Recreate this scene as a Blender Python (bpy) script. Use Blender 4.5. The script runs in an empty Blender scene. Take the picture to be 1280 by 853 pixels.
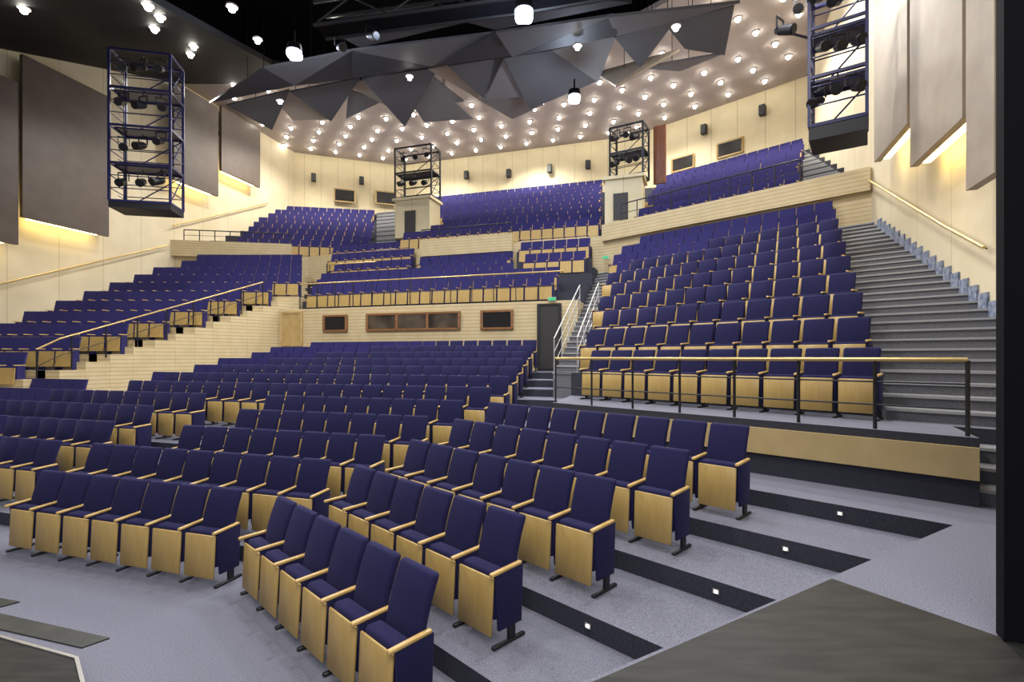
import bpy, bmesh, math, random
from mathutils import Vector, Matrix
random.seed(3)
sc = bpy.context.scene
col = sc.collection
EYE = 2.5
F = 640.0

# ------------------------------------------------------------------ materials
def mat(name, c, rough=.6, metal=0, nscale=0, c2=None, bump=0, emit=None, estr=0, stretch=None,
        seam=None, detail=2.0, spec=None, sheen=0):
    m = bpy.data.materials.new(name); m.use_nodes = True
    nt = m.node_tree; b = nt.nodes['Principled BSDF']
    b.inputs['Base Color'].default_value = (*c, 1)
    b.inputs['Roughness'].default_value = rough
    b.inputs['Metallic'].default_value = metal
    if spec is not None: b.inputs['Specular IOR Level'].default_value = spec
    if sheen:
        b.inputs['Sheen Weight'].default_value = sheen; b.inputs['Sheen Tint'].default_value = (.5, .48, 1, 1)
    if emit:
        b.inputs['Emission Color'].default_value = (*emit, 1)
        b.inputs['Emission Strength'].default_value = estr
    colout = None
    tc = nt.nodes.new('ShaderNodeTexCoord')
    if nscale:
        mp = nt.nodes.new('ShaderNodeMapping')
        if stretch: mp.inputs['Scale'].default_value = stretch
        nt.links.new(tc.outputs['Object'], mp.inputs['Vector'])
        n = nt.nodes.new('ShaderNodeTexNoise'); n.inputs['Scale'].default_value = nscale
        n.inputs['Detail'].default_value = detail
        nt.links.new(mp.outputs[0], n.inputs['Vector'])
        r = nt.nodes.new('ShaderNodeValToRGB')
        r.color_ramp.elements[0].position = .35; r.color_ramp.elements[1].position = .65
        r.color_ramp.elements[0].color = (*c, 1); r.color_ramp.elements[1].color = (*(c2 or c), 1)
        nt.links.new(n.outputs['Fac'], r.inputs[0])
        colout = r.outputs[0]
        if bump:
            bp = nt.nodes.new('ShaderNodeBump'); bp.inputs['Strength'].default_value = bump
            bp.inputs['Distance'].default_value = .01
            nt.links.new(n.outputs['Fac'], bp.inputs['Height'])
            nt.links.new(bp.outputs[0], b.inputs['Normal'])
    if seam:
        axis, period, width, sc_col = seam
        sp = nt.nodes.new('ShaderNodeSeparateXYZ'); nt.links.new(tc.outputs['Object'], sp.inputs[0])
        mu = nt.nodes.new('ShaderNodeMath'); mu.operation = 'MULTIPLY'; mu.inputs[1].default_value = 1/period
        nt.links.new(sp.outputs[axis], mu.inputs[0])
        fr = nt.nodes.new('ShaderNodeMath'); fr.operation = 'FRACT'; nt.links.new(mu.outputs[0], fr.inputs[0])
        lt = nt.nodes.new('ShaderNodeMath'); lt.operation = 'LESS_THAN'; lt.inputs[1].default_value = width
        nt.links.new(fr.outputs[0], lt.inputs[0])
        mx = nt.nodes.new('ShaderNodeMix'); mx.data_type = 'RGBA'
        nt.links.new(lt.outputs[0], mx.inputs[0])
        if colout: nt.links.new(colout, mx.inputs[6])
        else: mx.inputs[6].default_value = (*c, 1)
        mx.inputs[7].default_value = (*sc_col, 1)
        colout = mx.outputs[2]
    if colout: nt.links.new(colout, b.inputs['Base Color'])
    return m

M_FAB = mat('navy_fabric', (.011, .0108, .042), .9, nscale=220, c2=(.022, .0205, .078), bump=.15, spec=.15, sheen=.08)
M_FABF = mat('navy_fabric_far_lit', (.020, .018, .086), .9, nscale=120, c2=(.034, .030, .135), spec=.15, sheen=.1)  # same navy fabric, with the bluish light on distant rows painted into its colour
M_WOOD = mat('beech_veneer', (.46, .305, .095), .42, nscale=4, c2=(.50, .34, .112), stretch=(6, 6, .7))
M_ARM = mat('beech_armrest', (.55, .355, .115), .35, nscale=8, c2=(.62, .42, .15))
M_BLACK = mat('black_steel', (.010, .010, .013), .5, .1)
M_CARPET = mat('speckled_carpet', (.115, .117, .150), .95, nscale=120, c2=(.235, .24, .295), bump=.12, detail=5, spec=.1)
M_RISER = mat('dark_riser', (.022, .024, .036), .8, nscale=60, c2=(.04, .042, .06))
M_STEP = mat('stair_carpet', (.18, .18, .195), .9, nscale=60, c2=(.28, .28, .30))
M_SRISER = mat('stair_riser', (.125, .125, .138), .9, nscale=60, c2=(.18, .18, .195))
M_NOSE = mat('stair_nosing', (.36, .36, .36), .6)
M_CREAMX = mat('cream_panels', (.65, .555, .34), .6, nscale=1.2, c2=(.70, .605, .385), seam=(0, .95, .03, (.46, .38, .22)))
M_CREAMY = mat('cream_side_wall', (.65, .56, .37), .6, nscale=1.2, c2=(.70, .61, .42), seam=(1, 1.6, .014, (.45, .37, .23)))
M_CREAMZ = mat('ribbed_cream', (.58, .46, .25), .55, nscale=3, c2=(.63, .51, .295), seam=(2, .12, .16, (.40, .305, .155)))
M_FASCIA = mat('beige_fascia', (.50, .37, .165), .55, nscale=4, c2=(.55, .41, .19))
M_CEIL = mat('lilac_brown_ceiling', (.40, .35, .33), .7, nscale=.6, c2=(.46, .40, .375))
M_CEILD = mat('dark_ceiling', (.006, .006, .008), .7, nscale=.5, c2=(.011, .010, .013), spec=.2)
M_VOID = mat('black_void', (.005, .005, .007), .9, spec=.1)
M_REFL = mat('reflector_grey', (.115, .112, .118), .6, 0, nscale=.9, c2=(.125, .121, .127))  # reflector tones differ to paint how variously the plates are lit
M_REFLM = mat('reflector_mid', (.235, .22, .215), .6, 0, nscale=.9, c2=(.25, .235, .23))
M_REFLB = mat('reflector_black', (.030, .030, .035), .6, 0, nscale=.9, c2=(.034, .034, .04))
M_REFLT = mat('reflector_tan', (.42, .35, .275), .6, .0, nscale=.9, c2=(.46, .385, .30))
M_PANEL = mat('taupe_panel', (.098, .072, .056), .5, nscale=2, c2=(.118, .088, .068), seam=(2, .06, .12, (.08, .06, .047)))
M_PANELR = mat('beige_acoustic_panel', (.34, .28, .215), .55, nscale=2, c2=(.39, .325, .25), seam=(2, .06, .12, (.30, .245, .19)))
M_BLUE = mat('blue_steel', (.014, .016, .085), .4, .1)
M_WHITE = mat('white_steel', (.48, .48, .47), .4, .2)
M_BRASS = mat('brass_rail', (.62, .44, .17), .3, .5)
M_STAGE = mat('worn_stage_board', (.0115, .0115, .0115), .5, nscale=3, c2=(.026, .026, .024), stretch=(1, 5, 1), detail=8, spec=.2)
M_DKPLATE = mat('dark_plate', (.02, .022, .022), .5, nscale=6, c2=(.035, .038, .036))
M_SILVER = mat('aluminium_edge', (.6, .6, .6), .3, .8)
M_LAMP = mat('lamp_glow', (1, .95, .85), .5, emit=(1, .95, .84), estr=45)
M_FLOOD = mat('flood_glow', (1, 1, 1), .5, emit=(.66, .78, 1), estr=220)
M_STRIP = mat('wall_washer_glow', (1, .85, .45), .5, emit=(1, .76, .30), estr=14)
M_STEPL = mat('step_lamp_glow', (1, .9, .7), .5, emit=(1, .85, .6), estr=6)
M_BROWN = mat('brown_frame', (.20, .085, .025), .45, nscale=8, c2=(.27, .12, .04))
M_GLASS = mat('booth_glass', (.016, .014, .014), .2, spec=.3)
M_GLASSW = mat('lit_booth_glass', (.018, .013, .010), .2, nscale=1.3, c2=(.10, .075, .05), spec=.3)  # warm patches in the pane colour paint the lit room behind it
M_DOOR = mat('dark_doorway', (.03, .027, .026), .6)
M_DOORW = mat('wood_door', (.45, .29, .10), .45, nscale=4, c2=(.5, .35, .14))
M_TEAL = mat('teal_floor_plate', (.02, .15, .20), .4)
M_GREEN = mat('exit_green', (.02, .3, .12), .4, emit=(.05, .7, .25), estr=.4)
M_CURT = mat('red_brown_wood', (.16, .05, .02), .5, nscale=10, c2=(.24, .085, .03), stretch=(4, 4, .3))
M_TRIM = mat('blue_white_trim', (.10, .13, .22), .6, nscale=12, c2=(.3, .33, .40))

# ------------------------------------------------------------------ mesh builder
class MB:
    def __init__(s): s.v = []; s.f = []; s.m = []
    def add(s, vs, fs, mi=0):
        o = len(s.v); s.v += [tuple(v) for v in vs]
        for i, f in enumerate(fs):
            s.f.append([o+j for j in f]); s.m.append(mi if not isinstance(mi, list) else mi[i])
    def prism(s, poly, z0, z1, mt=0, ms=1):
        n = len(poly)
        vs = [(p[0], p[1], z0) for p in poly]+[(p[0], p[1], z1) for p in poly]
        fs = [list(range(n-1, -1, -1)), list(range(n, 2*n))]
        mi = [ms, mt]
        for i in range(n):
            j = (i+1) % n; fs.append([i, j, n+j, n+i]); mi.append(ms)
        s.add(vs, fs, mi)
    def box(s, c, d, mi=0, rz=0):
        x, y, z = d[0]/2, d[1]/2, d[2]/2
        R = Matrix.Rotation(rz, 3, 'Z'); C = Vector(c)
        vs = [C+R@Vector((a*x, b*y, e*z)) for a, b, e in
              [(-1,-1,-1),(1,-1,-1),(1,1,-1),(-1,1,-1),(-1,-1,1),(1,-1,1),(1,1,1),(-1,1,1)]]
        s.add(vs, [[3,2,1,0],[4,5,6,7],[0,1,5,4],[1,2,6,5],[2,3,7,6],[3,0,4,7]], mi)
    def beam(s, p, q, w, h, mi=0):
        p = Vector(p); q = Vector(q); d = (q-p).normalized()
        up = Vector((0, 0, 1)) if abs(d.z) < .95 else Vector((0, 1, 0))
        a = d.cross(up).normalized(); b = a.cross(d).normalized()
        vs = [e+a*i*w/2+b*j*h/2 for e in (p, q) for i, j in ((-1,-1),(1,-1),(1,1),(-1,1))]
        s.add(vs, [[3,2,1,0],[4,5,6,7],[0,1,5,4],[1,2,6,5],[2,3,7,6],[3,0,4,7]], mi)
    def tube(s, p, q, r, mi=0, n=8, r2=None):
        p = Vector(p); q = Vector(q); d = (q-p).normalized(); r2 = r if r2 is None else r2
        up = Vector((0, 0, 1)) if abs(d.z) < .95 else Vector((0, 1, 0))
        a = d.cross(up).normalized(); b = a.cross(d).normalized()
        vs = [e+a*rr*math.cos(t*2*math.pi/n)+b*rr*math.sin(t*2*math.pi/n) for e, rr in ((p, r), (q, r2)) for t in range(n)]
        fs = [list(range(n-1, -1, -1)), list(range(n, 2*n))]+[[i, (i+1) % n, n+(i+1) % n, n+i] for i in range(n)]
        s.add(vs, fs, mi)
    def bev(s, x0, x1, y0, y1, z0, z1, bevel, seg=2, fn=None, mi=0, cuts=0):
        bm = bmesh.new(); bmesh.ops.create_cube(bm, size=1)
        for v in bm.verts:
            v.co = Vector((x0+(v.co.x+.5)*(x1-x0), y0+(v.co.y+.5)*(y1-y0), z0+(v.co.z+.5)*(z1-z0)))
        bmesh.ops.bevel(bm, geom=bm.edges[:], offset=bevel, segments=seg, profile=.5, affect='EDGES')
        for k in range(1, cuts+1):
            zz = z0+(z1-z0)*k/(cuts+1)
            bmesh.ops.bisect_plane(bm, geom=bm.verts[:]+bm.edges[:]+bm.faces[:], plane_co=(0, 0, zz), plane_no=(0, 0, 1))
        bm.verts.index_update()
        vs = [fn(v.co.copy()) if fn else v.co.copy() for v in bm.verts]
        s.add(vs, [[v.index for v in f.verts] for f in bm.faces], mi); bm.free()
    def mesh(s, name, mats, smooth=False):
        me = bpy.data.meshes.new(name); me.from_pydata(s.v, [], s.f)
        for m in mats: me.materials.append(m)
        me.polygons.foreach_set('material_index', s.m)
        bm = bmesh.new(); bm.from_mesh(me); bmesh.ops.recalc_face_normals(bm, faces=bm.faces[:]); bm.to_mesh(me); bm.free()
        if smooth:
            me.polygons.foreach_set('use_smooth', [True]*len(me.polygons))
            try: me.set_sharp_from_angle(angle=math.radians(50))
            except Exception: pass
        me.update(); return me
    def obj(s, name, mats, parent=None, smooth=False):
        o = bpy.data.objects.new(name, s.mesh(name, mats, smooth)); col.objects.link(o)
        if parent: o.parent = parent
        return o

def empty(name, loc=(0, 0, 0), rz=0):
    e = bpy.data.objects.new(name, None); e.location = loc; e.rotation_euler[2] = rz
    e.empty_display_size = .1; col.objects.link(e); return e
def tag(o, label, cat=None, group=None, kind=None):
    o['label'] = label
    if cat: o['category'] = cat
    if group: o['group'] = group
    if kind: o['kind'] = kind
    return o

# ------------------------------------------------------------------ plan geometry (metres)
AC = math.radians(17.46)   # centre wedge normal
AR = math.radians(45)      # right wedge normal
AL = math.radians(-10)     # upper left wedge normal
def hit(a, d, line):       # row line (normal a, distance d) with line X=l0+l1*Y
    s, c = math.sin(a), math.cos(a); y = (d-s*line[0])/(c+s*line[1]); return (line[0]+line[1]*y, y)
def meet(a1, d1, a2, d2):
    s1, c1, s2, c2 = math.sin(a1), math.cos(a1), math.sin(a2), math.cos(a2)
    D = s1*c2-s2*c1; return ((d1*c2-d2*c1)/D, (s1*d2-s2*d1)/D)
def brg(px): return (0, (px-640)/F)            # bearing line through the view point
def on(a, d, px, py):                           # point on vertical plane
    x, y = hit(a, d, brg(px)); return Vector((x, y, EYE+(446-py)/F*y))
R2 = math.sqrt(2)
RISE = .185; PITCH = .955
KINK = (-6.03, .583)
EL = (1.2-10.9*.307, .307)          # left edge of raised right block
ER = (5.1-7.0*.543, .543)           # right edge of raised right block
WR = (7.7-8.18*.387, .387)          # right wall
WL = (-17.5-17.5*.237, .237)        # left wall
def shift(l, dx): return (l[0]+dx, l[1])

# ------------------------------------------------------------------ floor
fl = MB()
fl.prism([(-24, -3), (14, -3), (14, 36), (-24, 36)], -.3, 0, 0, 1)
for k in range(2, 13):
    dc = 4.98+PITCH*(k-2); dr = 3.43+PITCH*(k-3)
    if k <= 6:
        kp = meet(AC, dc, AR, dr); R = (8.5, dr*R2-8.5); L = hit(AC, dc, (-22, 0))
        poly = [L, kp, R, (8.5, 16), (-22, 24)]
    else:
        R = hit(AC, dc, EL); L = hit(AC, dc, (-22, 0)); B = hit(AC, 16.3, EL)
        poly = [L, R, B, (-22, 24)]
    fl.prism(poly, -.1, RISE*(k-1), 0, 1)
SLAB = 5*RISE
S6 = (3.43+PITCH*3)*R2
sx = (S6-2.268)/1.61; sy = S6-sx
fl.prism([(-1.6, 2.268-1.6*.61), (sx, sy), (8.5, S6-8.5), (8.5, -2), (-1.6, -2)], -.1, SLAB, 0, 1)
floor = fl.obj('floor', [M_CARPET, M_RISER]); tag(floor, 'terraced auditorium floor with speckled grey carpet and dark risers', kind='structure')

sb = MB(); sb.prism([(-1.5, 1.3), (2.25, 3.60), (2.75, 2.8), (3.3, 2.0), (3.3, -1.8), (-1.5, -1.8)], SLAB, SLAB+.014, 0, 0)
o = sb.obj('stage_board', [M_STAGE]); tag(o, 'worn dark grey stage boards laid over the grey carpet', 'stage floor')

# raised right block
PZ = 1.65; RR = .49; RD = 12.1/R2      # row back distance
rb = MB()
P1 = (4.87, 10.2-4.87)
pe = hit(AR, 10.2/R2, EL)
back = 17.5
CUT = (P1[0]-P1[1]*.543, .543)
rb.prism([pe, P1, hit(AR, 11.6/R2, CUT), hit(AR, 11.6/R2, WR), hit(AR, back, WR), hit(AR, back, EL)], .5, PZ, 0, 1)
for k in range(1, 10):
    d = RD+.28+PITCH*(k-1)
    rb.prism([hit(AR, d, EL), hit(AR, d, ER), hit(AR, back, ER), hit(AR, back, EL)], 1.0, PZ+RR*k, 0, 2)
o = rb.obj('floor', [M_CARPET, M_RISER, M_RISER]); tag(o, 'steeply raked raised platform for the side seating block', kind='structure')
def nose(mb, p, q, z):
    p = Vector((*p, z-.02)); q = Vector((*q, z-.02)); d = (q-p).normalized(); n = Vector((d.y, -d.x, 0))
    if n.y > 0: n = -n
    mb.beam(p+n*.012, q+n*.012, .03, .035, 2)
st = MB()
for j in range(3):
    d = (10.35+.42*j)/R2
    st.prism([hit(AR, d, CUT), hit(AR, d, WR), hit(AR, 11.7/R2, WR), hit(AR, 11.7/R2, CUT)], .5, SLAB+.181*(j+1), 0, 1)
    nose(st, hit(AR, d, CUT), hit(AR, d, WR), SLAB+.181*(j+1))
for j in range(1, 30):
    d = RD-.1+PITCH/3*(j-1)
    if d > back: break
    st.prism([hit(AR, d, ER), hit(AR, d, WR), hit(AR, back, WR), hit(AR, back, ER)], 1.0, PZ+RR/3*j, 0, 1)
    nose(st, hit(AR, d, ER), hit(AR, d, WR), PZ+RR/3*j)
o = st.obj('stair_flight', [M_STEP, M_SRISER, M_NOSE]); tag(o, 'long grey carpeted stair climbing beside the cream wall', 'stairs')
st = MB(); EL2 = shift(EL, -.75)
for j in range(1, 27):
    d = RD+1.2+PITCH/3*(j-1)
    if d > back: break
    st.prism([hit(AR, d, EL2), hit(AR, d, EL), hit(AR, back, EL), hit(AR, back, EL2)], 1.0, PZ+.30+RR/3*j, 0, 1)
    nose(st, hit(AR, d, EL2), hit(AR, d, EL), PZ+.30+RR/3*j)
o = st.obj('stair_flight', [M_STEP, M_SRISER, M_NOSE]); tag(o, 'narrow stair beside the raked side seating block', 'stairs')

fa = MB()
a, b = Vector((*pe, 1.38)), Vector((*P1, 1.38)); n = Vector((-.707, -.707, 0))*.03
fa.beam(a+n, b+n, .05, .34)
o = fa.obj('trim_1', [M_FASCIA]); tag(o, 'beige fascia panel along the platform edge', kind='structure')

# centre middle tier (over booth)
MZ = 4.3; MR = .42; MD = 16.1
ML = brg(349)
mc = MB()
mc.prism([hit(AC, MD, ML), hit(AC, MD, EL2), hit(AC, 21.2, EL2), hit(AC, 21.2, ML)], 0, MZ, 0, 1)
for k in range(1, 5):
    d = MD+.8+.28+PITCH*(k-1)
    mc.prism([hit(AC, d, ML), hit(AC, d, EL2), hit(AC, 21.2, EL2), hit(AC, 21.2, ML)], 3, MZ+MR*k, 0, 2)
for i, (d, z) in enumerate(((18.9, 5.6), (19.85, 6.3), (20.8, 6.95))):
    mc.prism([hit(AC, d, brg(646)), hit(AC, d, brg(740)), hit(AC, 21.8, brg(740)), hit(AC, 21.8, brg(646))], 4, z, 0, 2)
for i, (d, z) in enumerate(((19.1, 5.75), (20.0, 6.4), (20.9, 7.0))):
    mc.prism([hit(AC, d, brg(408)), hit(AC, d, brg(520)), hit(AC, 21.8, brg(520)), hit(AC, 21.8, brg(408))], 4, z, 0, 2)
o = mc.obj('wall_booth', [M_CARPET, M_CREAMZ, M_RISER]); tag(o, 'ribbed cream control booth wall carrying the middle seating tier', kind='structure')

# left raised block, rows of constant depth
LZ = 1.65; LR = .46; LD = 14.2
def xedge(y): return -13.1+.72*(y-14.2)
def ledge(k):
    y = LD+PITCH*k
    return xedge(y-.3) if k <= 6 else brg(381)[1]*y
lb = MB()
for k in range(0, 11):
    y0 = LD-.95 if k == 0 else LD+.28+PITCH*(k-1)
    y1 = LD+.28+PITCH*k if k < 10 else 27.5
    if k <= 6:
        for h in range(2):     # steps along the flank
            a_ = y0+(y1-y0)*h/2; b_ = y0+(y1-y0)*(h+1)/2
            lb.prism([(xedge(a_)-.55, a_), (xedge(a_)+.1, a_), (xedge(b_)+.1, b_+.01), (xedge(b_)-.55, b_+.01)], 0, LZ+LR*k+LR/2*h, 2, 1)
        lb.prism([(-24, y0), (xedge(y0)-.3, y0), (xedge(y1)-.3, y1+.02), (-24, y1+.02)], 0, LZ+LR*k, 0, 1)
    else:
        lb.prism([(-24, y0), (ledge(k), y0), (ledge(k), y1+.02), (-24, y1+.02)], 0, LZ+LR*k, 0, 1)
o = lb.obj('floor', [M_CARPET, M_CREAMZ, M_FASCIA]); tag(o, 'raked side terrace with ribbed cream flank', kind='structure')

# upper tier
UZ = 7.4; UR = .5
def upoly(k):
    l, c, r = 26.4+PITCH*k, 20.9+PITCH*k, 17.3+PITCH*k
    return [hit(AL, l, (-20, 0)), meet(AL, l, AC, c), meet(AC, c, AR, r), hit(AR, r, WR)]
ut = MB()
for k in range(0, 10):
    p = upoly(k); ut.prism(p+[(16, 24), (8, 31.5), (-8, 36.5), (-20, 34)], 2 if k == 0 else 7, UZ+UR*k, 0, 3 if k == 0 else 2)
o = ut.obj('floor', [M_CARPET, M_RISER, M_RISER, M_CREAMZ]); tag(o, 'upper gallery terraces with dark risers', kind='structure')
st = MB()
for j in range(1, 29):
    d = 20.95+PITCH/3*j; z = UZ+UR/3*j+.02
    st.prism([hit(AC, d, brg(471)), hit(AC, d, brg(495)), hit(AC, d+PITCH/3+.02, brg(495)), hit(AC, d+PITCH/3+.02, brg(471))], 7, z, 0, 1)
    nose(st, hit(AC, d, brg(471)), hit(AC, d, brg(495)), z)
o = st.obj('stair_flight', [M_STEP, M_SRISER, M_NOSE]); tag(o, 'grey aisle stair between the upper gallery seat blocks', 'stairs')
st = MB()
for j in range(1, 29):
    d = 17.35+PITCH/3*j; z = UZ+UR/3*j+.02
    r0 = hit(AR, d, shift(WR, -.25)); r1 = hit(AR, d+PITCH/3+.02, shift(WR, -.25))
    l0 = hit(AR, d, brg(1004)); l1 = hit(AR, d+PITCH/3+.02, brg(1004))
    if l0[0] > r0[0]: break
    st.prism([l0, r0, r1, l1], 7, z, 0, 1); nose(st, l0, r0, z)
o = st.obj('stair_flight', [M_STEP, M_SRISER, M_NOSE]); tag(o, 'grey gallery stair beside the cream side wall', 'stairs')
fa = MB(); p = upoly(0)
def fseg(a, b, z0, z1):
    a = Vector((*a, (z0+z1)/2)); b = Vector((*b, (z0+z1)/2)); d = (b-a).normalized(); n = Vector((d.y, -d.x, 0))*.1
    fa.beam(a+n, b+n, .14, z1-z0)
fseg(hit(AL, 26.4, (-17, 0)), hit(AL, 26.4, brg(365)), 7.2, 7.95)
fseg(hit(AC, 20.9, brg(527)), hit(AC, 20.9, brg(641)), 7.0, 7.75)
fseg(meet(AC, 20.9, AR, 17.3), p[3], 7.15, 7.8)
o = fa.obj('trim_2', [M_CREAMZ]); tag(o, 'cream parapet along the upper gallery front', kind='structure')

# ------------------------------------------------------------------ walls
def wall(name, pts, z0, z1, m, label):
    w = MB()
    for a, b in zip(pts[:-1], pts[1:]):
        A = Vector((a[0], a[1], (z0+z1)/2)); B = Vector((b[0], b[1], (z0+z1)/2))
        w.beam(A, B, .2, z1-z0)
    o = w.obj(name, [m]); tag(o, label, kind='structure'); return o
ABK = math.radians(-20)
B_ = (-7.6, 34.95); C_ = (7.3, 30.2)
wall('wall_back', [(-16.5, 31.7), B_, C_, (15.5, 22.0)], 6, 15.6, M_CREAMX, 'cream panelled rear wall of the auditorium')
wall('wall_left', [(WL[0]+WL[1]*4, 4), (WL[0]+WL[1]*33.5, 33.5)], 0, 15.6, M_CREAMY, 'smooth cream side wall')
wall('wall_right', [(WR[0]+WR[1]*3.5+.1, 3.5), (WR[0]+WR[1]*25+.1, 25)], 0, 16.3, M_CREAMY, 'smooth cream side wall beside the long stair')
ce = MB()
ce.prism([(-17, 23.5), (-7, 24.5), (3, 21.5), (9.8, 14.5), (15, 22), (15, 24.5), (8, 31.5), (-7.6, 36), (-17, 33.5)], 15.5, 15.7, 0, 0)
o = ce.obj('ceiling', [M_CEIL]); tag(o, 'grey brown ceiling over the rear seats', kind='structure')
def lcz(y): return 15.5-(24.4-y)*.36
ce = MB(); q = [(-24, 9), (-8.6, 9), (-9.4, 20), (-7.4, 24.4), (-24, 24.4)]
vs = [(x, y, lcz(y)) for x, y in q]+[(x, y, lcz(y)+.2) for x, y in q]
ce.add(vs, [[4, 3, 2, 1, 0], [5, 6, 7, 8, 9]]+[[i, (i+1) % 5, 5+(i+1) % 5, 5+i] for i in range(5)])
o = ce.obj('ceiling', [M_CEILD]); tag(o, 'dark sloping ceiling section near the side wall', kind='structure')
ce = MB(); ce.prism([(-25, 2), (22, 2), (22, 38), (-25, 38)], 17.2, 17.4, 0, 0)
o = ce.obj('ceiling', [M_VOID]); tag(o, 'black technical void above the reflectors', kind='structure')
pl = MB(); pl.prism([(2.69, 2.80), (5.5, 2.80), (5.5, 2.92), (2.76, 2.92)], SLAB, 12, 0, 0)
o = pl.obj('wall_proscenium', [M_VOID]); tag(o, 'matte black proscenium edge beside the stage boards', kind='structure')

def side_panel(line, y0, y1, z0, z1, depth, m, sgn, label, strip=True):
    w = MB()
    a = Vector((line[0]+line[1]*y0+sgn*depth, y0, (z0+z1)/2)); b = Vector((line[0]+line[1]*y1+sgn*depth, y1, (z0+z1)/2))
    r = empty('acoustic_panel', ((a.x+b.x)/2, (a.y+b.y)/2, z0))
    tag(r, label, 'wall panel', 'acoustic wall panels')
    w.beam(a, b, .14, z1-z0); o = w.obj('panel', [m], r); o.location = -r.location
    w = MB()
    off = Vector((-sgn*(depth/2), 0, 0)); w.beam(a*.85+b*.15+off, a*.15+b*.85+off, depth-.25, .25)
    for i, v in enumerate(w.v): w.v[i] = (v[0], v[1], v[2]+(z1-z0)/2-1.2)
    o = w.obj('bracket', [M_BLACK], r); o.location = -r.location
    if strip:
        w = MB(); e = Vector((-sgn*.16, 0, -(z1-z0)/2+.04)); w.beam(a*.9+b*.1+e, a*.1+b*.9+e, .12, .08)
        o = w.obj('light_strip', [M_STRIP], r); o.location = -r.location; o['label'] = 'glowing warm wall washer strip'
tl = 'tall taupe acoustic panel mounted off the cream side wall'
side_panel(WL, 14.7, 17.4, 6.3, 11.8, .7, M_PANEL, 1, tl)
side_panel(WL, 17.6, 20.5, 7.3, 12.9, .6, M_PANEL, 1, tl)
side_panel(WL, 23.4, 25.9, 10.6, 15.1, .6, M_PANEL, 1, tl)
side_panel(WL, 26.1, 28.8, 12.0, 15.3, .6, M_PANEL, 1, 'smaller taupe acoustic panel below the ceiling')
tl = 'tall beige acoustic panel mounted off the cream side wall'
side_panel(WR, 10.4, 12.5, 7.25, 16, .45, M_PANELR, -1, tl)
side_panel(WR, 8.12, 10.25, 6.3, 16, .45, M_PANELR, -1, tl)
side_panel(WR, 7.2, 8.0, 5.1, 16, .45, M_PANELR, -1, 'tall beige acoustic panel beside the black proscenium edge', strip=False)

# ------------------------------------------------------------------ seats
W = .235
def P_back(mb, mi=0, lo=False):
    f = lambda v: Vector((v.x*(1+.03*(v.z-.7)), v.y+.24*(v.z-.34)+.35*(v.z-.66)**2-.03, v.z+.012*math.cos(v.x*7)*(v.z > .9)))
    if lo: mb.bev(-.220, .220, 0, .055, .34, .975, .02, 1, f, mi)
    else: mb.bev(-.220, .220, -.005, .058, .34, .975, .027, 3, f, mi, cuts=3)
def P_cush(mb, mi=0):
    f = lambda v: Vector((v.x, v.y+.05*(v.z-.4), v.z))
    mb.bev(-.210, .210, -.160, -.02, .2, .585, .032, 3, f, mi)
def P_wood(mb, mi=0):
    f = lambda v: Vector((v.x*(1+.06*(v.z-.5)), v.y+.05*(v.z-.4), v.z))
    mb.bev(-.212, .212, -.190, -.168, .09, .55, .006, 1, f, mi)
def P_arm(mb, x, mi=0):
    f = lambda v: Vector((x+v.x, v.y, v.z-.3*max(0, -.16-v.y)))
    mb.bev(-.021, .021, -.23, .11, .598, .628, .010, 2, f, mi)
def P_side(mb, x, mi=0):
    f = lambda v: Vector((x+v.x, v.y*(1 if v.z > .4 else .85), v.z))
    mb.bev(-.0145, .0145, -.175, .13, .13, .598, .008, 2, f, mi)
def P_leg(mb, x, mi=0):
    mb.box((x, 0, .09), (.028, .07, .14), mi); mb.bev(x-.021, x+.021, -.21, .15, 0, .028, .008, 1, None, mi)
def single(fn, mats, name, *a):
    m = MB(); fn(m, *a); return m.mesh(name, mats, True)
ME = {'backrest': single(P_back, [M_FAB], 'backrest'), 'seat': single(P_cush, [M_FAB], 'seat'),
      'seat_panel': single(P_wood, [M_WOOD], 'seat_panel'), 'armR': single(P_arm, [M_ARM], 'armrest', W),
      'armL': single(P_arm, [M_ARM], 'armrest', -W), 'sideR': single(P_side, [M_FAB], 'side_panel', W),
      'sideL': single(P_side, [M_FAB], 'side_panel', -W), 'legR': single(P_leg, [M_BLACK], 'leg', W),
      'legL': single(P_leg, [M_BLACK], 'leg', -W)}
def whole(left):
    m = MB(); P_back(m, 0, True); P_cush(m, 0); P_wood(m, 1)
    for x in ([W, -W] if left else [W]): P_arm(m, x, 2); P_side(m, x, 0); P_leg(m, x, 3)
    return m.mesh('theater_seat', [M_FAB, M_WOOD, M_ARM, M_BLACK], True)
ME_ONE = whole(False); ME_END = whole(True)
SP = .488
seats = []
BOOTHS = ((-4.75, 25.8, 1.45), (4.75, 21.5, 1.3))
def row(a, d, z, lineL, lineR, grp, align='c'):
    p = Vector(hit(a, d-.2, lineL)); q = Vector(hit(a, d-.2, lineR))
    u = Vector((math.cos(a), -math.sin(a)))
    if (q-p).dot(u) < .4: return
    L = (q-p).length; n = int(L/SP+.15)
    off = L-n*SP if align == 'r' else (0 if align == 'l' else (L-n*SP)/2)
    for i in range(n):
        c = p+u*(off+(i+.5)*SP)
        if abs(c.x/c.y) > 1.06: continue
        if z > 7 and any((c.x-b[0])**2+(c.y-b[1])**2 < b[2]**2 for b in BOOTHS): continue
        seats.append((c.x, c.y, z, -a, i == 0, grp))
gs = 'seats in the stalls'
rend = [523, 640, 759, 855, 932]
for k in range(1, 6):
    row(AR, 2.19+PITCH*(k-1), RISE*(k-1), shift(KINK, -.10 if k == 1 else .28), brg(rend[k-1]), gs, 'r')
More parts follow.
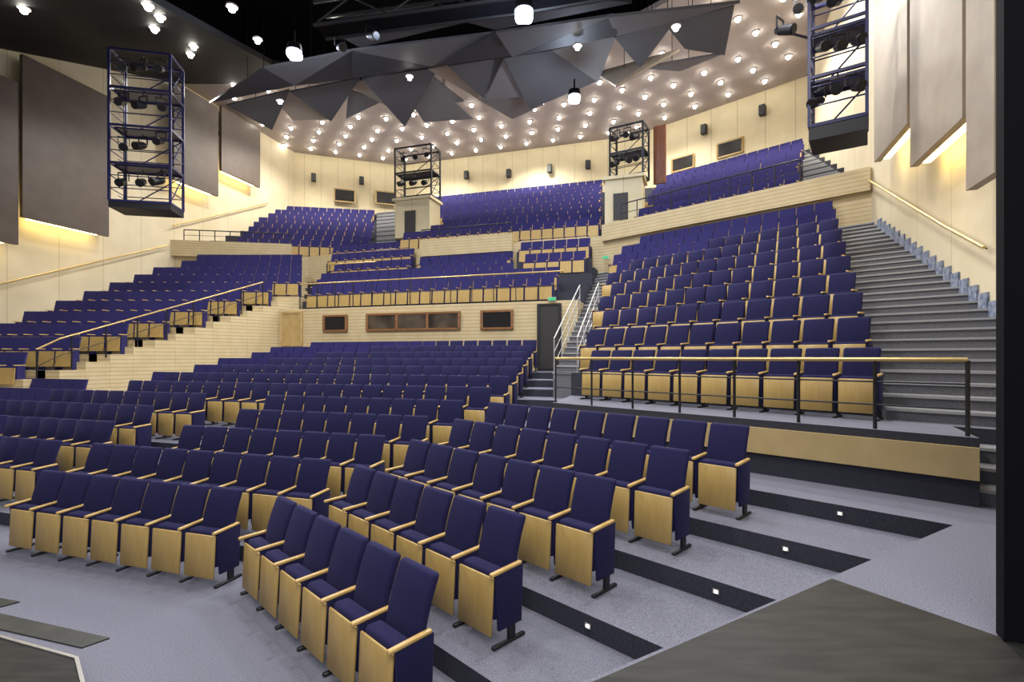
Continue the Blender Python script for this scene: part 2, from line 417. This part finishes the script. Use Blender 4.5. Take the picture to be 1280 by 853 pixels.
cleft = [15, 102, 203, 276, 308, 145, 185, 225, 265, 300, 335, 375]
cright = [None]*5+[612, 635, 645, 652, 658, 664, 670]
for k in range(1, 13):
    d = 4.7+PITCH*(k-1); z = RISE*(k-1)
    row(AC, d, z, brg(cleft[k-1]-(8 if k == 1 else 0)), shift(KINK, -.42 if k == 1 else -.12) if k <= 5 else brg(cright[k-1]), gs, 'r')
lst = {2: 62, 3: 132, 4: 182, 5: 250, 6: 100}
for k, px in lst.items():
    row(AC, 4.7+PITCH*(k-1), RISE*(k-1), brg(-60 if k < 6 else 0), brg(px), gs, 'r')
gr = 'seats in the raised side block'
for k in range(0, 9):
    row(AR, RD+PITCH*k, PZ+RR*k, shift(EL, .12), shift(ER, -.08), gr, 'r')
row(AR, RD+PITCH*9, PZ+RR*9, shift(EL, .6), shift(ER, -.1), gr, 'r')
for k in range(0, 5):
    row(AC, MD+.8+PITCH*k, MZ+MR*k, brg(383+(0, 6, 16, 136, 140)[k]), brg((697, 703, 640, 638, 640)[k]), 'seats in the middle tier', 'c')
for d, z in ((18.9, 5.6), (19.85, 6.3), (20.8, 6.95)):
    row(AC, d+.72, z, brg(650), brg(737), 'seats in the middle tier', 'c')
for d, z in ((19.1, 5.75), (20.0, 6.4), (20.9, 7.0)):
    row(AC, d+.70, z, brg(411), brg(517), 'seats in the middle tier', 'c')
for k in range(0, 11):
    row(0, LD+PITCH*k, LZ+LR*k, shift(WL, 1.3), (ledge(k)-.1, 0), 'seats in the far side block', 'r')
for k in range(0, 10):
    row(AC, 20.9+.75+PITCH*k, UZ+UR*k, brg(500+3*k), brg(752), 'seats in the upper gallery')
    row(AR, 17.3+.75+PITCH*k, UZ+UR*k, brg(795+4*k), brg(1000+k*.5), 'seats in the upper gallery')
    if k < 8: row(AL, 26.4+.75+PITCH*k, UZ+UR*k, brg(290+8*k), brg(468), 'seats in the upper gallery')
seats.sort(key=lambda s: (s[0]**2+s[1]**2+(s[2]-EYE)**2)/(1 if abs(s[0]/s[1]) < 1.02 else 1e-3))
lab = 'folded navy blue fabric theatre seat with beech underside panel and armrests'
def child(name, me, par):
    o = bpy.data.objects.new(name, me); o.parent = par; col.objects.link(o); return o
for i, (x, y, z, rz, end, g) in enumerate(seats[:300]):
    if i < 125:
        r = empty('theater_seat', (x, y, z), rz)
        child('backrest', ME['backrest'], r)
        s_ = child('seat', ME['seat'], r); c_ = child('seat_panel', ME['seat_panel'], s_); c_['label'] = 'beech veneer seat underside'
        for sd in (['R', 'L'] if end else ['R']):
            child('armrest', ME['arm'+sd], r); child('side_panel', ME['side'+sd], r); child('leg', ME['leg'+sd], r)
    else:
        r = bpy.data.objects.new('theater_seat', ME_END if end else ME_ONE); r.location = (x, y, z); r.rotation_euler[2] = rz; col.objects.link(r)
    tag(r, lab, 'seat', g)
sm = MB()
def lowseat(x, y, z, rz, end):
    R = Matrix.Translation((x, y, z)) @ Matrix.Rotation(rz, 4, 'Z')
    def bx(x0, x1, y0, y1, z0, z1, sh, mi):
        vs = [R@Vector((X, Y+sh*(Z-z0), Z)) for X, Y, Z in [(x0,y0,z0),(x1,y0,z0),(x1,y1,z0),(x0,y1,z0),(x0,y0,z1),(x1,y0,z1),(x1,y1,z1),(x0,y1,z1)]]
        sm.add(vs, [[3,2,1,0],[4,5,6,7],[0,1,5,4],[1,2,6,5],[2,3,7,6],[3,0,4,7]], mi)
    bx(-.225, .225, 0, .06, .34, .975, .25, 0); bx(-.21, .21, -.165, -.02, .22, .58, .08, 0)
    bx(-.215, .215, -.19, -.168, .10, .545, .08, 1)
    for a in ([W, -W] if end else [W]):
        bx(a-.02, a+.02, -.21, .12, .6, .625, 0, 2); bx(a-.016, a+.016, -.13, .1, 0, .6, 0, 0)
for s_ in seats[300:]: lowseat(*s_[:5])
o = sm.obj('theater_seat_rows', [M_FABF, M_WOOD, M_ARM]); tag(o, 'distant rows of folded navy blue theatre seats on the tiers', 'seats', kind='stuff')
print('SEATS', len(seats))

# ------------------------------------------------------------------ railings
def railing(base, h, nposts, mtop, mpost, label, mids=(.5,), r=.025):
    base = [Vector(b) for b in base]
    root = empty('railing', base[0]); tag(root, label, 'railing')
    inv = -root.location
    def part(name, mb, m):
        o = mb.obj(name, [m], root, True); o.location = inv
    up = Vector((0, 0, h))
    t = MB()
    for a, b in zip(base[:-1], base[1:]): t.tube(a+up, b+up, r)
    part('handrail', t, mtop)
    for f in mids:
        t = MB()
        for a, b in zip(base[:-1], base[1:]): t.tube(a+up*f, b+up*f, r*.45, 0, 6)
        part('crossbar', t, mpost)
    segs = [(b-a).length for a, b in zip(base[:-1], base[1:])]; tot = sum(segs)
    for i in range(nposts):
        d = tot*i/(nposts-1); j = 0
        while j < len(segs)-1 and d > segs[j]: d -= segs[j]; j += 1
        p = base[j]+(base[j+1]-base[j])*min(1, d/segs[j])
        t = MB(); t.beam(p, p+up*.99, r*1.2, r*1.2); part('post', t, mpost)
n_ = Vector((.707, .707, 0))
ra = Vector((*pe, PZ))+n_*.08; rbp = Vector((4.80, 10.2-4.80, PZ))+n_*.08
railing([ra, rbp], .815, 8, M_BRASS, M_BLACK, 'black steel railing with brass handrail along the platform edge', (.35, .68))
def ub(a, d, px, z): x, y = hit(a, d, brg(px)); return (x, y, z)
railing([ub(AC, MD+.06, 375, MZ), ub(AC, MD+.06, 703, MZ)], .95, 14, M_BRASS, M_BLACK, 'brass topped balcony railing over the control booth', (.5,))
pts = [(xedge(14.15), 14.15, LZ+.1)]
for k in range(1, 7):
    y = LD-.6+PITCH*k; pts.append((xedge(y), y, LZ+LR*k-.05))
railing(pts, .95, 9, M_BRASS, M_BLACK, 'sloping brass handrail along the flank of the side terrace', (.5,))
pts = [(-15.5, LD-.9, LZ), (xedge(LD-.9)-.05, LD-.9, LZ)]
railing(pts, .95, 4, M_BRASS, M_BLACK, 'short railing in front of the side terrace', (.5,))
for sh_ in (-.72, -.05):
    p1 = hit(AR, RD+1.2, shift(EL, sh_)); p2 = hit(AR, RD+4.6, shift(EL, sh_)); z1 = PZ+.3; z2 = z1+3.4*.49/.955+.1
    railing([(*p1, z1), (*p2, z2)], 1.0, 5, M_WHITE, M_WHITE, 'white steel stair railing beside the raked seats', (.33, .66), .018)
p = upoly(0)
railing([(p[2][0]+.6, p[2][1]-.6+.15, 7.8), (*hit(AR, 17.35, brg(1000)), 7.8)], .75, 10, M_BLACK, M_BLACK, 'dark railing on the upper gallery parapet', (.5,))
railing([ub(AC, 20.95, 527, 7.75), ub(AC, 20.95, 640, 7.75)], .5, 6, M_BLACK, M_BLACK, 'dark railing on the upper gallery parapet', (.5,))
railing([ub(AL, 26.3, 230, 7.95), ub(AL, 26.3, 362, 7.95)], .5, 8, M_BLACK, M_BLACK, 'dark railing on the upper gallery parapet', (.5,))
railing([ub(AC, 18.85, 412, 5.2), ub(AC, 18.85, 470, 5.2)], 1.3, 4, M_BRASS, M_BLACK, 'short railing in front of the middle tier seats', (.5,))
def wallrail(pts, label):
    t = MB(); pts = [Vector(q) for q in pts]
    for a, b in zip(pts[:-1], pts[1:]): t.tube(a, b, .028)
    root = t.obj('wall_handrail', [M_BRASS], None, True); tag(root, label, 'handrail')
    k = MB()
    for a, b in zip(pts[:-1], pts[1:]):
        for f in (.1, .5, .9):
            c = a+(b-a)*f; k.tube(c, c+Vector((.12 if c.x > 0 else -.12, 0, -.06)), .012, 0, 6)
    k.obj('bracket', [M_BLACK], root)
def wr(y, z, l, dx): return (l[0]+l[1]*y+dx, y, z)
wallrail([wr(8.2, 4.25, WR, -.15), wr(9.5, 4.9, WR, -.15), wr(14.2, 7.4, WR, -.15)], 'brass handrail rising along the cream wall')
wallrail([wr(15.5, 4.2, WL, .25), wr(23.5, 7.6, WL, .25)], 'thin brass handrail rising along the cream wall')
wallrail([wr(23.8, 8.6, WL, .25), wr(30, 11.5, WL, .25)], 'thin brass handrail beside the upper gallery')
t = MB()
for j in range(1, 27):
    d = RD-.1+PITCH/3*(j-1); x, y = hit(AR, d+.16, WR); z = PZ+RR/3*j
    t.box((x-.02, y, z+.13), (.05, .30, .27), 0, -math.atan(.387))
o = t.obj('baseboard_right', [M_TRIM]); tag(o, 'stepped blue and white skirting along the stair wall', kind='structure')

# ------------------------------------------------------------------ booth wall openings
def opening(name, a, d, px0, px1, y0, y1, mf, mg, label, panes=1, proud=.04, fw=.07):
    p0 = on(a, d-proud, px0, y1); p1 = on(a, d-proud, px1, y1); z0 = p0.z; z1 = on(a, d-proud, (px0+px1)/2, y0).z
    p1.z = z0; u = (p1-p0).normalized(); n = Vector((-u.y, u.x, 0)); L = (p1-p0).length
    root = MB()
    for i in range(panes+1):
        c = p0+u*(L*i/panes); root.beam(c, c+Vector((0, 0, z1-z0)), fw*1.3, fw*1.3)
    for z in (0, z1-z0): root.beam(p0+Vector((0, 0, z))-u*fw/2, p1+Vector((0, 0, z))+u*fw/2, fw, fw)
    r = root.obj(name, [mf]); tag(r, label, kind='structure')
    g = MB(); g.beam(p0+Vector((0, 0, (z1-z0)/2)), p1+Vector((0, 0, (z1-z0)/2)), .03, z1-z0)
    g.obj('pane', [mg], r); return r
opening('window_1', AC, MD, 405, 433, 395, 414, M_BROWN, M_GLASS, 'small brown framed control booth window')
opening('window_2', AC, MD, 459, 574, 392, 413, M_BROWN, M_GLASSW, 'wide three pane control booth window', 3)
opening('window_3', AC, MD, 602, 640, 389, 411, M_BROWN, M_GLASS, 'brown framed control booth window')
opening('door_1', AC, MD, 673, 700, 381, 462, M_BLACK, M_DOOR, 'dark exit doorway beside the control booth')
opening('door_2', AC, MD, 353, 377, 391, 432, M_DOORW, M_DOORW, 'light wooden door beside the control booth')
opening('window_4', ABK, 35.4-.35, 418, 444, 237, 251, M_DOORW, M_GLASS, 'small dark projection window in the rear wall')
opening('window_5', ABK, 35.4-.35, 470, 495, 240, 254, M_DOORW, M_GLASS, 'small dark projection window in the rear wall')
opening('window_6', AR, 26.4, 840, 867, 196, 216, M_DOORW, M_GLASS, 'small dark projection window in the rear wall')
opening('window_7', AR, 26.4, 897, 928, 176, 198, M_DOORW, M_GLASS, 'small dark projection window in the rear wall')

# ------------------------------------------------------------------ gallery booths + towers
def spot_parts():
    b = MB(); b.tube((0, 0, 0), (0, -.32, -.14), .11, 0, 12, .13); b.tube((0, .1, .04), (0, 0, 0), .07, 0, 10, .11)
    y = MB(); y.beam((-.15, 0, .02), (-.15, 0, .28), .02, .04); y.beam((.15, 0, .02), (.15, 0, .28), .02, .04); y.beam((-.16, 0, .28), (.16, 0, .28), .02, .04); y.tube((0, 0, .28), (0, 0, .38), .02)
    l = MB(); l.tube((0, -.322, -.141), (0, -.334, -.146), .105, 0, 12)
    return b.mesh('housing', [M_BLACK], True), y.mesh('yoke', [M_BLACK]), l.mesh('lens', [M_GLASS])
SPM = spot_parts()
def spot(x, y, z, rz, s=1, lab='black stage spotlight clamped to the lighting tower'):
    r = empty('stage_spotlight', (x, y, z), rz); r.scale = (s, s, s); tag(r, lab, 'spotlight', 'stage spotlights')
    for n, m in zip(('housing', 'yoke', 'lens'), SPM): child(n, m, r)
def tower(x, y, z0, z1, w, d, rz, m, decks, label, solid_base=0, bw=.07, ss=1.0):
    r = empty('lighting_tower', (x, y, z0), rz); tag(r, label, 'lighting tower')
    H = z1-z0
    for a in (-1, 1):
        for b in (-1, 1):
            t = MB(); t.beam((a*w/2, b*d/2, 0), (a*w/2, b*d/2, H), bw, bw); t.obj('post', [m], r)
    for i in range(decks+1):
        z = H*i/decks; t = MB()
        for p, q in (((-1,-1),(1,-1)),((1,-1),(1,1)),((1,1),(-1,1)),((-1,1),(-1,-1))):
            t.beam((p[0]*w/2, p[1]*d/2, z), (q[0]*w/2, q[1]*d/2, z), bw*.8, bw)
            if i < decks:
                for hh in (.45, .9): t.tube((p[0]*w/2, p[1]*d/2, z+hh*.9), (q[0]*w/2, q[1]*d/2, z+hh*.9), .016, 0, 6)
        if i < decks: t.box((0, d*.15, z+.03), (w, d*.7, .05))
        t.obj('deck', [m], r)
        if i < decks:
            t = MB(); h = H/decks
            t.tube((-w/2, d/2, z), (w/2, d/2, z+h), .02, 0, 6)
            t.tube((w/2, -d/2, z), (w/2, d/2, z+h), .02, 0, 6); t.obj('brace', [m], r)
    if solid_base:
        t = MB(); t.box((0, 0, -solid_base/2), (w*1.02, d*1.02, solid_base)); t.obj('base_tray', [M_BLACK], r)
    t = MB(); t.beam((-w/2, d/2-.1, 0), (-w/2, d/2-.1, H), .03, .03)
    for k in range(int(H/.3)): t.beam((-w/2, d/2-.1, .3*k), (-w/2, d/2-.45, .3*k), .02, .02)
    t.obj('ladder', [m], r)
    h = H/decks
    for i in range(decks):
        for q in (-.32, 0, .30):
            wx = x+q*w*math.cos(rz)+(d*.30)*math.sin(rz); wy = y+q*w*math.sin(rz)-(d*.30)*math.cos(rz)
            spot(wx, wy, z0+h*i+.6*h+random.uniform(-.12, .15), rz+random.uniform(-.6, .6), ss)
tower(-12.1, 17.0, 7.5, 12.35, 1.75, 1.0, math.radians(12), M_BLUE, 4, 'blue steel lighting tower hanging beside the side wall', .22)
tower(6.95, 10.9, 7.35, 10.4, 1.0, .95, math.radians(-35), M_BLUE, 3, 'blue steel lighting tower hanging beside the stair wall', .3, .06, .85)
tower(-4.75, 25.8, 10.42, 12.9, 2.0, 1.0, -AC, M_BLACK, 2, 'dark lighting frame standing on a cream gallery booth')
tower(4.95, 21.6, 9.96, 12.1, 1.4, .9, math.radians(-30), M_BLACK, 2, 'dark lighting frame standing on a cream gallery booth')
def booth(x, y, z0, z1, w, d, rz, label):
    b = MB(); b.box((0, 0, (z1-z0)/2), (w, d, z1-z0)); b.box((0, 0, z1-z0), (w+.2, d+.2, .12))
    o = b.obj('gallery_booth', [M_CREAMX]); o.location = (x, y, z0); o.rotation_euler[2] = rz; tag(o, label, 'booth')
    t = MB(); t.box((-.1, -d/2-.01, .75), (.6, .03, 1.1)); t.obj('doorway', [M_DOOR], o)
booth(-4.75, 25.8, 8.4, 10.3, 1.9, 1.2, -AC, 'cream rendered gallery booth with dark doorway')
booth(4.75, 21.5, 7.9, 9.85, 1.5, 1.2, math.radians(-20), 'cream rendered gallery booth with dark doorway')
t = MB(); t.box((0, 0, 1.2), (.5, .12, 2.4))
for i in range(5): t.box((-.2+.1*i, -.065, 1.2), (.05, .02, 2.3))
o = t.obj('wood_screen', [M_CURT]); o.location = (6.15, 21.3, 9.7); o.rotation_euler[2] = math.radians(-30); tag(o, 'narrow red brown slatted wooden screen beside the lighting frame', 'screen')

t = MB(); t.bev(-.14, .14, -.14, .14, -.25, .25, .02); spk = t.mesh('cabinet', [M_BLACK]); t = MB(); t.box((0, -.15, 0), (.22, .02, .42)); grl = t.mesh('grille', [M_DKPLATE])
def speaker(a, d, px, py):
    p = on(a, d, px, py); r = empty('wall_speaker', p, -a); tag(r, 'small black loudspeaker fixed to the cream rear wall', 'loudspeaker', 'rear wall loudspeakers')
    child('cabinet', spk, r); child('grille', grl, r)
for px, py in ((636, 217), (687, 211), (735, 206), (583, 219)): speaker(AC, 30.65, px, py)
for px, py in ((392, 222), (452, 226)): speaker(ABK, 34.95, px, py)
for px, py in ((880, 162), (953, 138)): speaker(AR, 26.15, px, py)

# ------------------------------------------------------------------ ceiling reflectors
def PT(px, py, y): return Vector(((px-640)/F*y, y, EYE+(446-py)/F*y))
def reflector(q, m, label):
    vs = [PT(*t) for t in q]
    if len(vs) > 3:      # keep every plate flat
        nn = (vs[1]-vs[0]).cross(vs[2]-vs[0]); O = Vector((0, 0, EYE))
        for i in range(3, len(vs)):
            d = vs[i]-O; vs[i] = O+d*((vs[0]-O).dot(nn)/d.dot(nn))
    c = sum(vs, Vector())/len(vs); nrm = (vs[1]-vs[0]).cross(vs[2]-vs[0]).normalized()*.04
    b = MB(); n = len(vs); vv = [v-c-nrm for v in vs]+[v-c+nrm for v in vs]
    b.add(vv, [list(range(n-1, -1, -1)), list(range(n, 2*n))]+[[i, (i+1) % n, n+(i+1) % n, n+i] for i in range(n)])
    r = b.obj('ceiling_reflector', [m]); r.location = c; tag(r, label, 'acoustic reflector', 'ceiling reflectors')
    t = MB(); t.tube((.3, 0, 0), (.3, 0, 17.2-c.z), .012, 0, 6); t.tube((-.3, 0, 0), (-.3, 0, 17.2-c.z), .012, 0, 6); t.obj('hanger', [M_VOID], r)
G, T, K, M = M_REFL, M_REFLT, M_REFLB, M_REFLM
LBL = {G: 'angled dark grey acoustic reflector hanging below the ceiling', T: 'angled tan acoustic reflector hanging below the ceiling',
       M: 'angled mid grey acoustic reflector hanging below the ceiling', K: 'large flat black acoustic reflector hanging below the ceiling'}
REF = [([(283, 131, 21), (362, 112, 21), (340, 162, 22.5)], G),
       ([(340, 120, 21.6), (392, 108, 21.6), (412, 149, 22.8), (366, 150, 23)], T),
       ([(362, 114, 20.6), (450, 97, 20.6), (414, 151, 22.2)], G),
       ([(430, 104, 20.9), (466, 98, 20.9), (498, 140, 22.5)], T),
       ([(436, 112, 21.6), (478, 126, 22.4), (432, 148, 22.8)], M),
       ([(452, 97, 20), (548, 84, 20), (506, 158, 22.4)], G),
       ([(508, 120, 21.4), (548, 110, 21.2), (592, 148, 23), (530, 152, 23)], M),
       ([(535, 86, 19.9), (570, 80, 19.9), (606, 128, 21.8)], T),
       ([(540, 95, 20.6), (580, 126, 22), (520, 134, 22)], M),
       ([(560, 82, 19.2), (636, 70, 19.2), (604, 122, 21)], G),
       ([(598, 124, 21), (640, 112, 20.8), (680, 130, 22.5), (640, 148, 23.0)], M),
       ([(630, 72, 18.9), (655, 120, 20.8), (606, 124, 21.1)], M),
       ([(630, 72, 18.6), (690, 62, 18.4), (748, 100, 20), (662, 136, 21)], G),
       ([(690, 62, 18), (770, 42, 17.4), (748, 102, 19.8)], M),
       ([(768, 46, 17.3), (845, 24, 16.6), (800, 84, 18.6)], G),
       ([(745, 92, 19.8), (800, 76, 19), (850, 62, 18.3), (770, 108, 20.4)], T),
       ([(830, 28, 16.2), (918, 6, 15.4), (906, 68, 17.2), (856, 60, 17.4)], G),
       ([(800, 84, 18.9), (905, 66, 17.6), (850, 88, 18.9)], M),
       ([(262, 128, 19.4), (330, 84, 18), (368, 106, 19.0)], K),
       ([(330, 84, 18), (440, 62, 17.4), (368, 106, 19.0)], G),
       ([(440, 62, 17.4), (440, 97, 19.2), (368, 106, 19.0)], K),
       ([(440, 62, 17.2), (620, 40, 16.4), (540, 82, 18.2)], G),
       ([(440, 62, 17.2), (540, 82, 18.2), (440, 97, 18.6)], K),
       ([(620, 40, 16.2), (640, 68, 17.6), (540, 82, 18.2)], K),
       ([(620, 40, 16.0), (768, 18, 15.2), (640, 70, 17.2)], G),
       ([(768, 18, 15.2), (770, 44, 16.4), (640, 70, 17.2)], K),
       ([(760, 20, 15.0), (925, 2, 14.8), (840, 26, 15.8), (770, 44, 16.4)], G),
       ([(560, 20, 14.8), (700, -8, 14.0), (790, 2, 14.4), (620, 36, 15.5)], K),
       ([(400, 30, 15.4), (520, 4, 14.6), (600, 22, 15.4), (450, 58, 16.8)], K)]
for pts, m in REF: reflector(pts, m, LBL[m])
def truss(p, q, lab):
    p = Vector(p); q = Vector(q); c = (p+q)/2; r = MB(); d = (q-p); n = int(d.length/1.0)
    sd = Vector((d.y, -d.x, 0)).normalized()*.3
    for s in (-1, 1):
        for z in (0, .6): r.tube(p-c+sd*s+Vector((0, 0, z)), q-c+sd*s+Vector((0, 0, z)), .05, 0, 6)
        for i in range(n):
            a = p-c+d*(i/n)+sd*s; b = p-c+d*((i+1)/n)+sd*s; z = Vector((0, 0, .6))
            r.tube(a+(z if i % 2 else Vector()), b+(Vector() if i % 2 else z), .025, 0, 5)
    o = r.obj('lighting_truss', [M_BLACK]); o.location = c; tag(o, lab, 'truss')
    t = MB(); t.beam(p-c+Vector((0, 0, .02)), q-c+Vector((0, 0, .02)), .5, .04); t.obj('walkway', [M_VOID], o)
for p, q in ((PT(400, 40, 13.8), PT(640, 8, 12.8)), (PT(640, 8, 12.8), PT(900, -36, 11.8))):
    truss(p, q, 'black lattice truss hanging in the ceiling void')
for px, py, y in ((425, 60, 13.8), (463, 45, 13.6), (1000, 12, 12.5)):
    p = PT(px, py, y); spot(p.x, p.y, p.z, random.uniform(-.8, .8), .9, 'black stage spotlight hanging below the ceiling truss')
r = empty('stage_spotlight', PT(975, 38, 12.3), .6); tag(r, 'black profile spotlight on a horizontal boom beside the tower', 'spotlight', 'stage spotlights')
t = MB(); t.tube((0, 0, 0), (.9, -.5, -.2), .03); t.obj('boom', [M_BLACK], r)
for n, m in zip(('housing', 'yoke', 'lens'), SPM): child(n, m, r)

# ------------------------------------------------------------------ downlights
t = MB(); t.tube((0, 0, .06), (0, 0, .10), .14, 0, 14, .14); ring = t.mesh('housing', [M_CEIL], True)
t = MB(); t.bev(-.07, .07, -.07, .07, -.06, .065, .05, 3); lens = t.mesh('bulb', [M_LAMP], True)
t = MB(); t.bev(-.2, .2, -.2, .2, -.22, .0, .1, 3); fl_ = t.mesh('lens', [M_FLOOD], True)
t = MB(); t.tube((0, 0, 0), (0, 0, .2), .23, 0, 14, .2); t.tube((0, 0, .2), (0, 0, .6), .03); flh = t.mesh('housing', [M_VOID], True)
def downlight(x, y, z=15.4, g='recessed ceiling downlights'):
    r = empty('ceiling_downlight', (x, y, z)); tag(r, 'round ceiling downlight with bright warm bulb', 'downlight', g)
    child('housing', ring, r); child('bulb', lens, r)
def inpoly(x, y):
    P = [(-16, 24), (-7, 25.2), (3, 22.2), (9.8, 15.6), (14, 22), (13.5, 24.0), (7, 30.4), (-7.6, 34.9), (-15, 32)]
    c = False
    for i in range(len(P)):
        (a, b), (d, e) = P[i], P[i-1]
        if (b > y) != (e > y) and x < (d-a)*(y-b)/(e-b)+a: c = not c
    return c
cnt = 0
for j in range(7):
    o_ = 1.1+1.35*j
    l, c, r = 35.3-o_, 31-o_, 26.5-o_
    pl_ = [Vector(hit(ABK, l, (-14.3, 0))), Vector(meet(ABK, l, AC, c)), Vector(meet(AC, c, AR, r)), Vector(hit(AR, r, shift(WR, -.8)))]
    for a, b in zip(pl_[:-1], pl_[1:]):
        n = max(1, round((b-a).length/1.6))
        for i in range(n):
            q = a+(b-a)*((i+.5+(.25 if j % 2 else -.2))/n)
            if inpoly(q.x, q.y): downlight(q.x, q.y); cnt += 1
print('downlights', cnt)
for px, py in ((30, 14), (290, 12), (193, 38), (238, 70), (322, 52), (185, 10), (242, 60), (200, 24)):
    m_ = (446-py)/F
    y = (15.5-24.4*.36-.1-EYE)/(m_-.36); downlight((px-640)/F*y, y, EYE+m_*y)
for px, py, y in ((418, 34, 14.3), (845, 36, 15), (722, 60, 16.4), (512, 98, 18.5), (350, 128, 20.4)):
    p = PT(px, py, y); downlight(p.x, p.y, p.z)
for px, py, y in ((368, 64, 15.6), (655, 14, 12.0), (718, 120, 18.4)):
    p = PT(px, py, y); r = empty('floodlight', p); tag(r, 'large round floodlight shining cold white below the ceiling', 'floodlight', 'ceiling floodlights')
    child('housing', flh, r); child('lens', fl_, r)

# ------------------------------------------------------------------ step lights and plates
for k, px in ((2, 735), (3, 895), (4, 982), (5, 1050)):
    d = 3.43+PITCH*(k-2); x, y = hit(AR, d-.012, brg(px)); z = RISE*(k-1)+.10
    t = MB(); t.box((0, 0, 0), (.055, .012, .042)); o = t.obj('step_light', [M_SILVER]); o.location = (x, y, z); o.rotation_euler[2] = -AR
    tag(o, 'small square step light set in the dark riser', 'step light', 'riser step lights')
    t = MB(); t.box((0, -.008, 0), (.028, .008, .02)); t.obj('lamp', [M_STEPL], o)
for x, y, z in ((-.10, 4.62, RISE), (-.52, 5.04, RISE), (.66, 5.18, 2*RISE), (.22, 5.62, 2*RISE)):
    t = MB(); t.bev(-.17, .17, -.10, .10, 0, .012, .004, 1); o = t.obj('floor_vent', [M_TEAL]); o.location = (x, y, z); o.rotation_euler[2] = -AR
    tag(o, 'flat teal plate on the carpet beneath the seats', 'floor plate', 'teal floor plates')
t = MB(); t.prism([(-5.6, 5.16), (-3.56, 4.53), (-3.68, 4.38), (-5.7, 4.98)], 0, .012, 0, 0)
o = t.obj('floor_strip', [M_DKPLATE]); tag(o, 'dark grey cover strip lying on the carpet', 'floor strip')
t = MB(); t.prism([(-5.9, 5.45), (-5.0, 5.2), (-5.1, 5.08), (-5.9, 5.3)], 0, .012, 0, 0)
o = t.obj('floor_strip', [M_DKPLATE]); tag(o, 'short dark cover strip on the carpet edge', 'floor strip')
t = MB(); t.prism([(-5.5, 4.72), (-3.42, 4.02), (-3.0, 3.6), (-3.0, 2.6), (-5.5, 2.6)], 0, .13, 0, 0)
o = t.obj('stage_riser', [M_STAGE]); tag(o, 'low black platform corner with aluminium edge', 'platform')
t = MB()
for a, b in (((-5.5, 4.72), (-3.42, 4.02)), ((-3.42, 4.02), (-3.0, 3.6)), ((-3.0, 3.6), (-3.0, 2.6))): t.beam((*a, .12), (*b, .12), .025, .04)
t.obj('edge_trim', [M_SILVER], o)
for p, rz in ((on(AC, MD-.06, 690, 374), -AC), (on(AR, 16.9, 757, 322), -AC)):
    t = MB(); t.box((0, 0, 0), (.26, .05, .12)); o = t.obj('exit_sign', [M_WHITE]); o.location = p; o.rotation_euler[2] = rz; tag(o, 'small green emergency exit sign', 'exit sign', 'exit signs')
    t = MB(); t.box((0, -.03, 0), (.23, .01, .09)); t.obj('sign_face', [M_GREEN], o)

# ------------------------------------------------------------------ lights
def lamp(kind, loc, e, c=(1, .95, .87), size=.3, rot=(0, 0, 0), spot=None):
    l = bpy.data.lights.new('lamp', kind); l.energy = e; l.color = c
    if kind == 'SPOT': l.spot_size = math.radians(spot or 150); l.spot_blend = .6; l.shadow_soft_size = size
    elif kind == 'POINT': l.shadow_soft_size = size
    else: l.size = size
    o = bpy.data.objects.new('lamp', l); o.location = loc; o.rotation_euler = rot; col.objects.link(o)
for x, y in ((-11, 29), (-5, 31), (1, 29.5), (7, 26), (-11, 25.5), (-3, 26), (3.5, 23.5), (9.5, 20.5), (8.5, 17.5)):
    lamp('SPOT', (x, y, 15.1), 1300)
for x, y, z in ((-12, 19.5, 12.6), (-6, 17, 12.8), (1, 15, 12.5), (5.5, 11, 12.5), (-9, 12, 10.6), (-3, 9, 12.5), (2, 6.5, 12.5), (-5, 5, 12.5)):
    lamp('SPOT', (x, y, z), 1200 if x > -11 else 800, (1, .97, .95))
lamp('AREA', (0, -2.5, 8), 480, (1, .97, .94), 5, (math.radians(60), 0, math.radians(10)))  # added soft fill behind the camera, out of view, brightening the near seats
w = bpy.data.worlds.new('World'); sc.world = w; w.use_nodes = True
w.node_tree.nodes['Background'].inputs[0].default_value = (.58, .58, .66, 1)  # grey ambient fill, added to come in through the open stage side
w.node_tree.nodes['Background'].inputs[1].default_value = .48
sc.view_settings.view_transform = 'Standard'
sc.view_settings.exposure = .22

cam = bpy.data.cameras.new('camera'); cam.lens = 18; cam.sensor_width = 36; cam.shift_y = 19.5/1280; cam.clip_start = .05
co = bpy.data.objects.new('camera', cam); co.location = (0, 0, EYE); co.rotation_euler = (math.radians(90), 0, 0); col.objects.link(co)
sc.camera = co
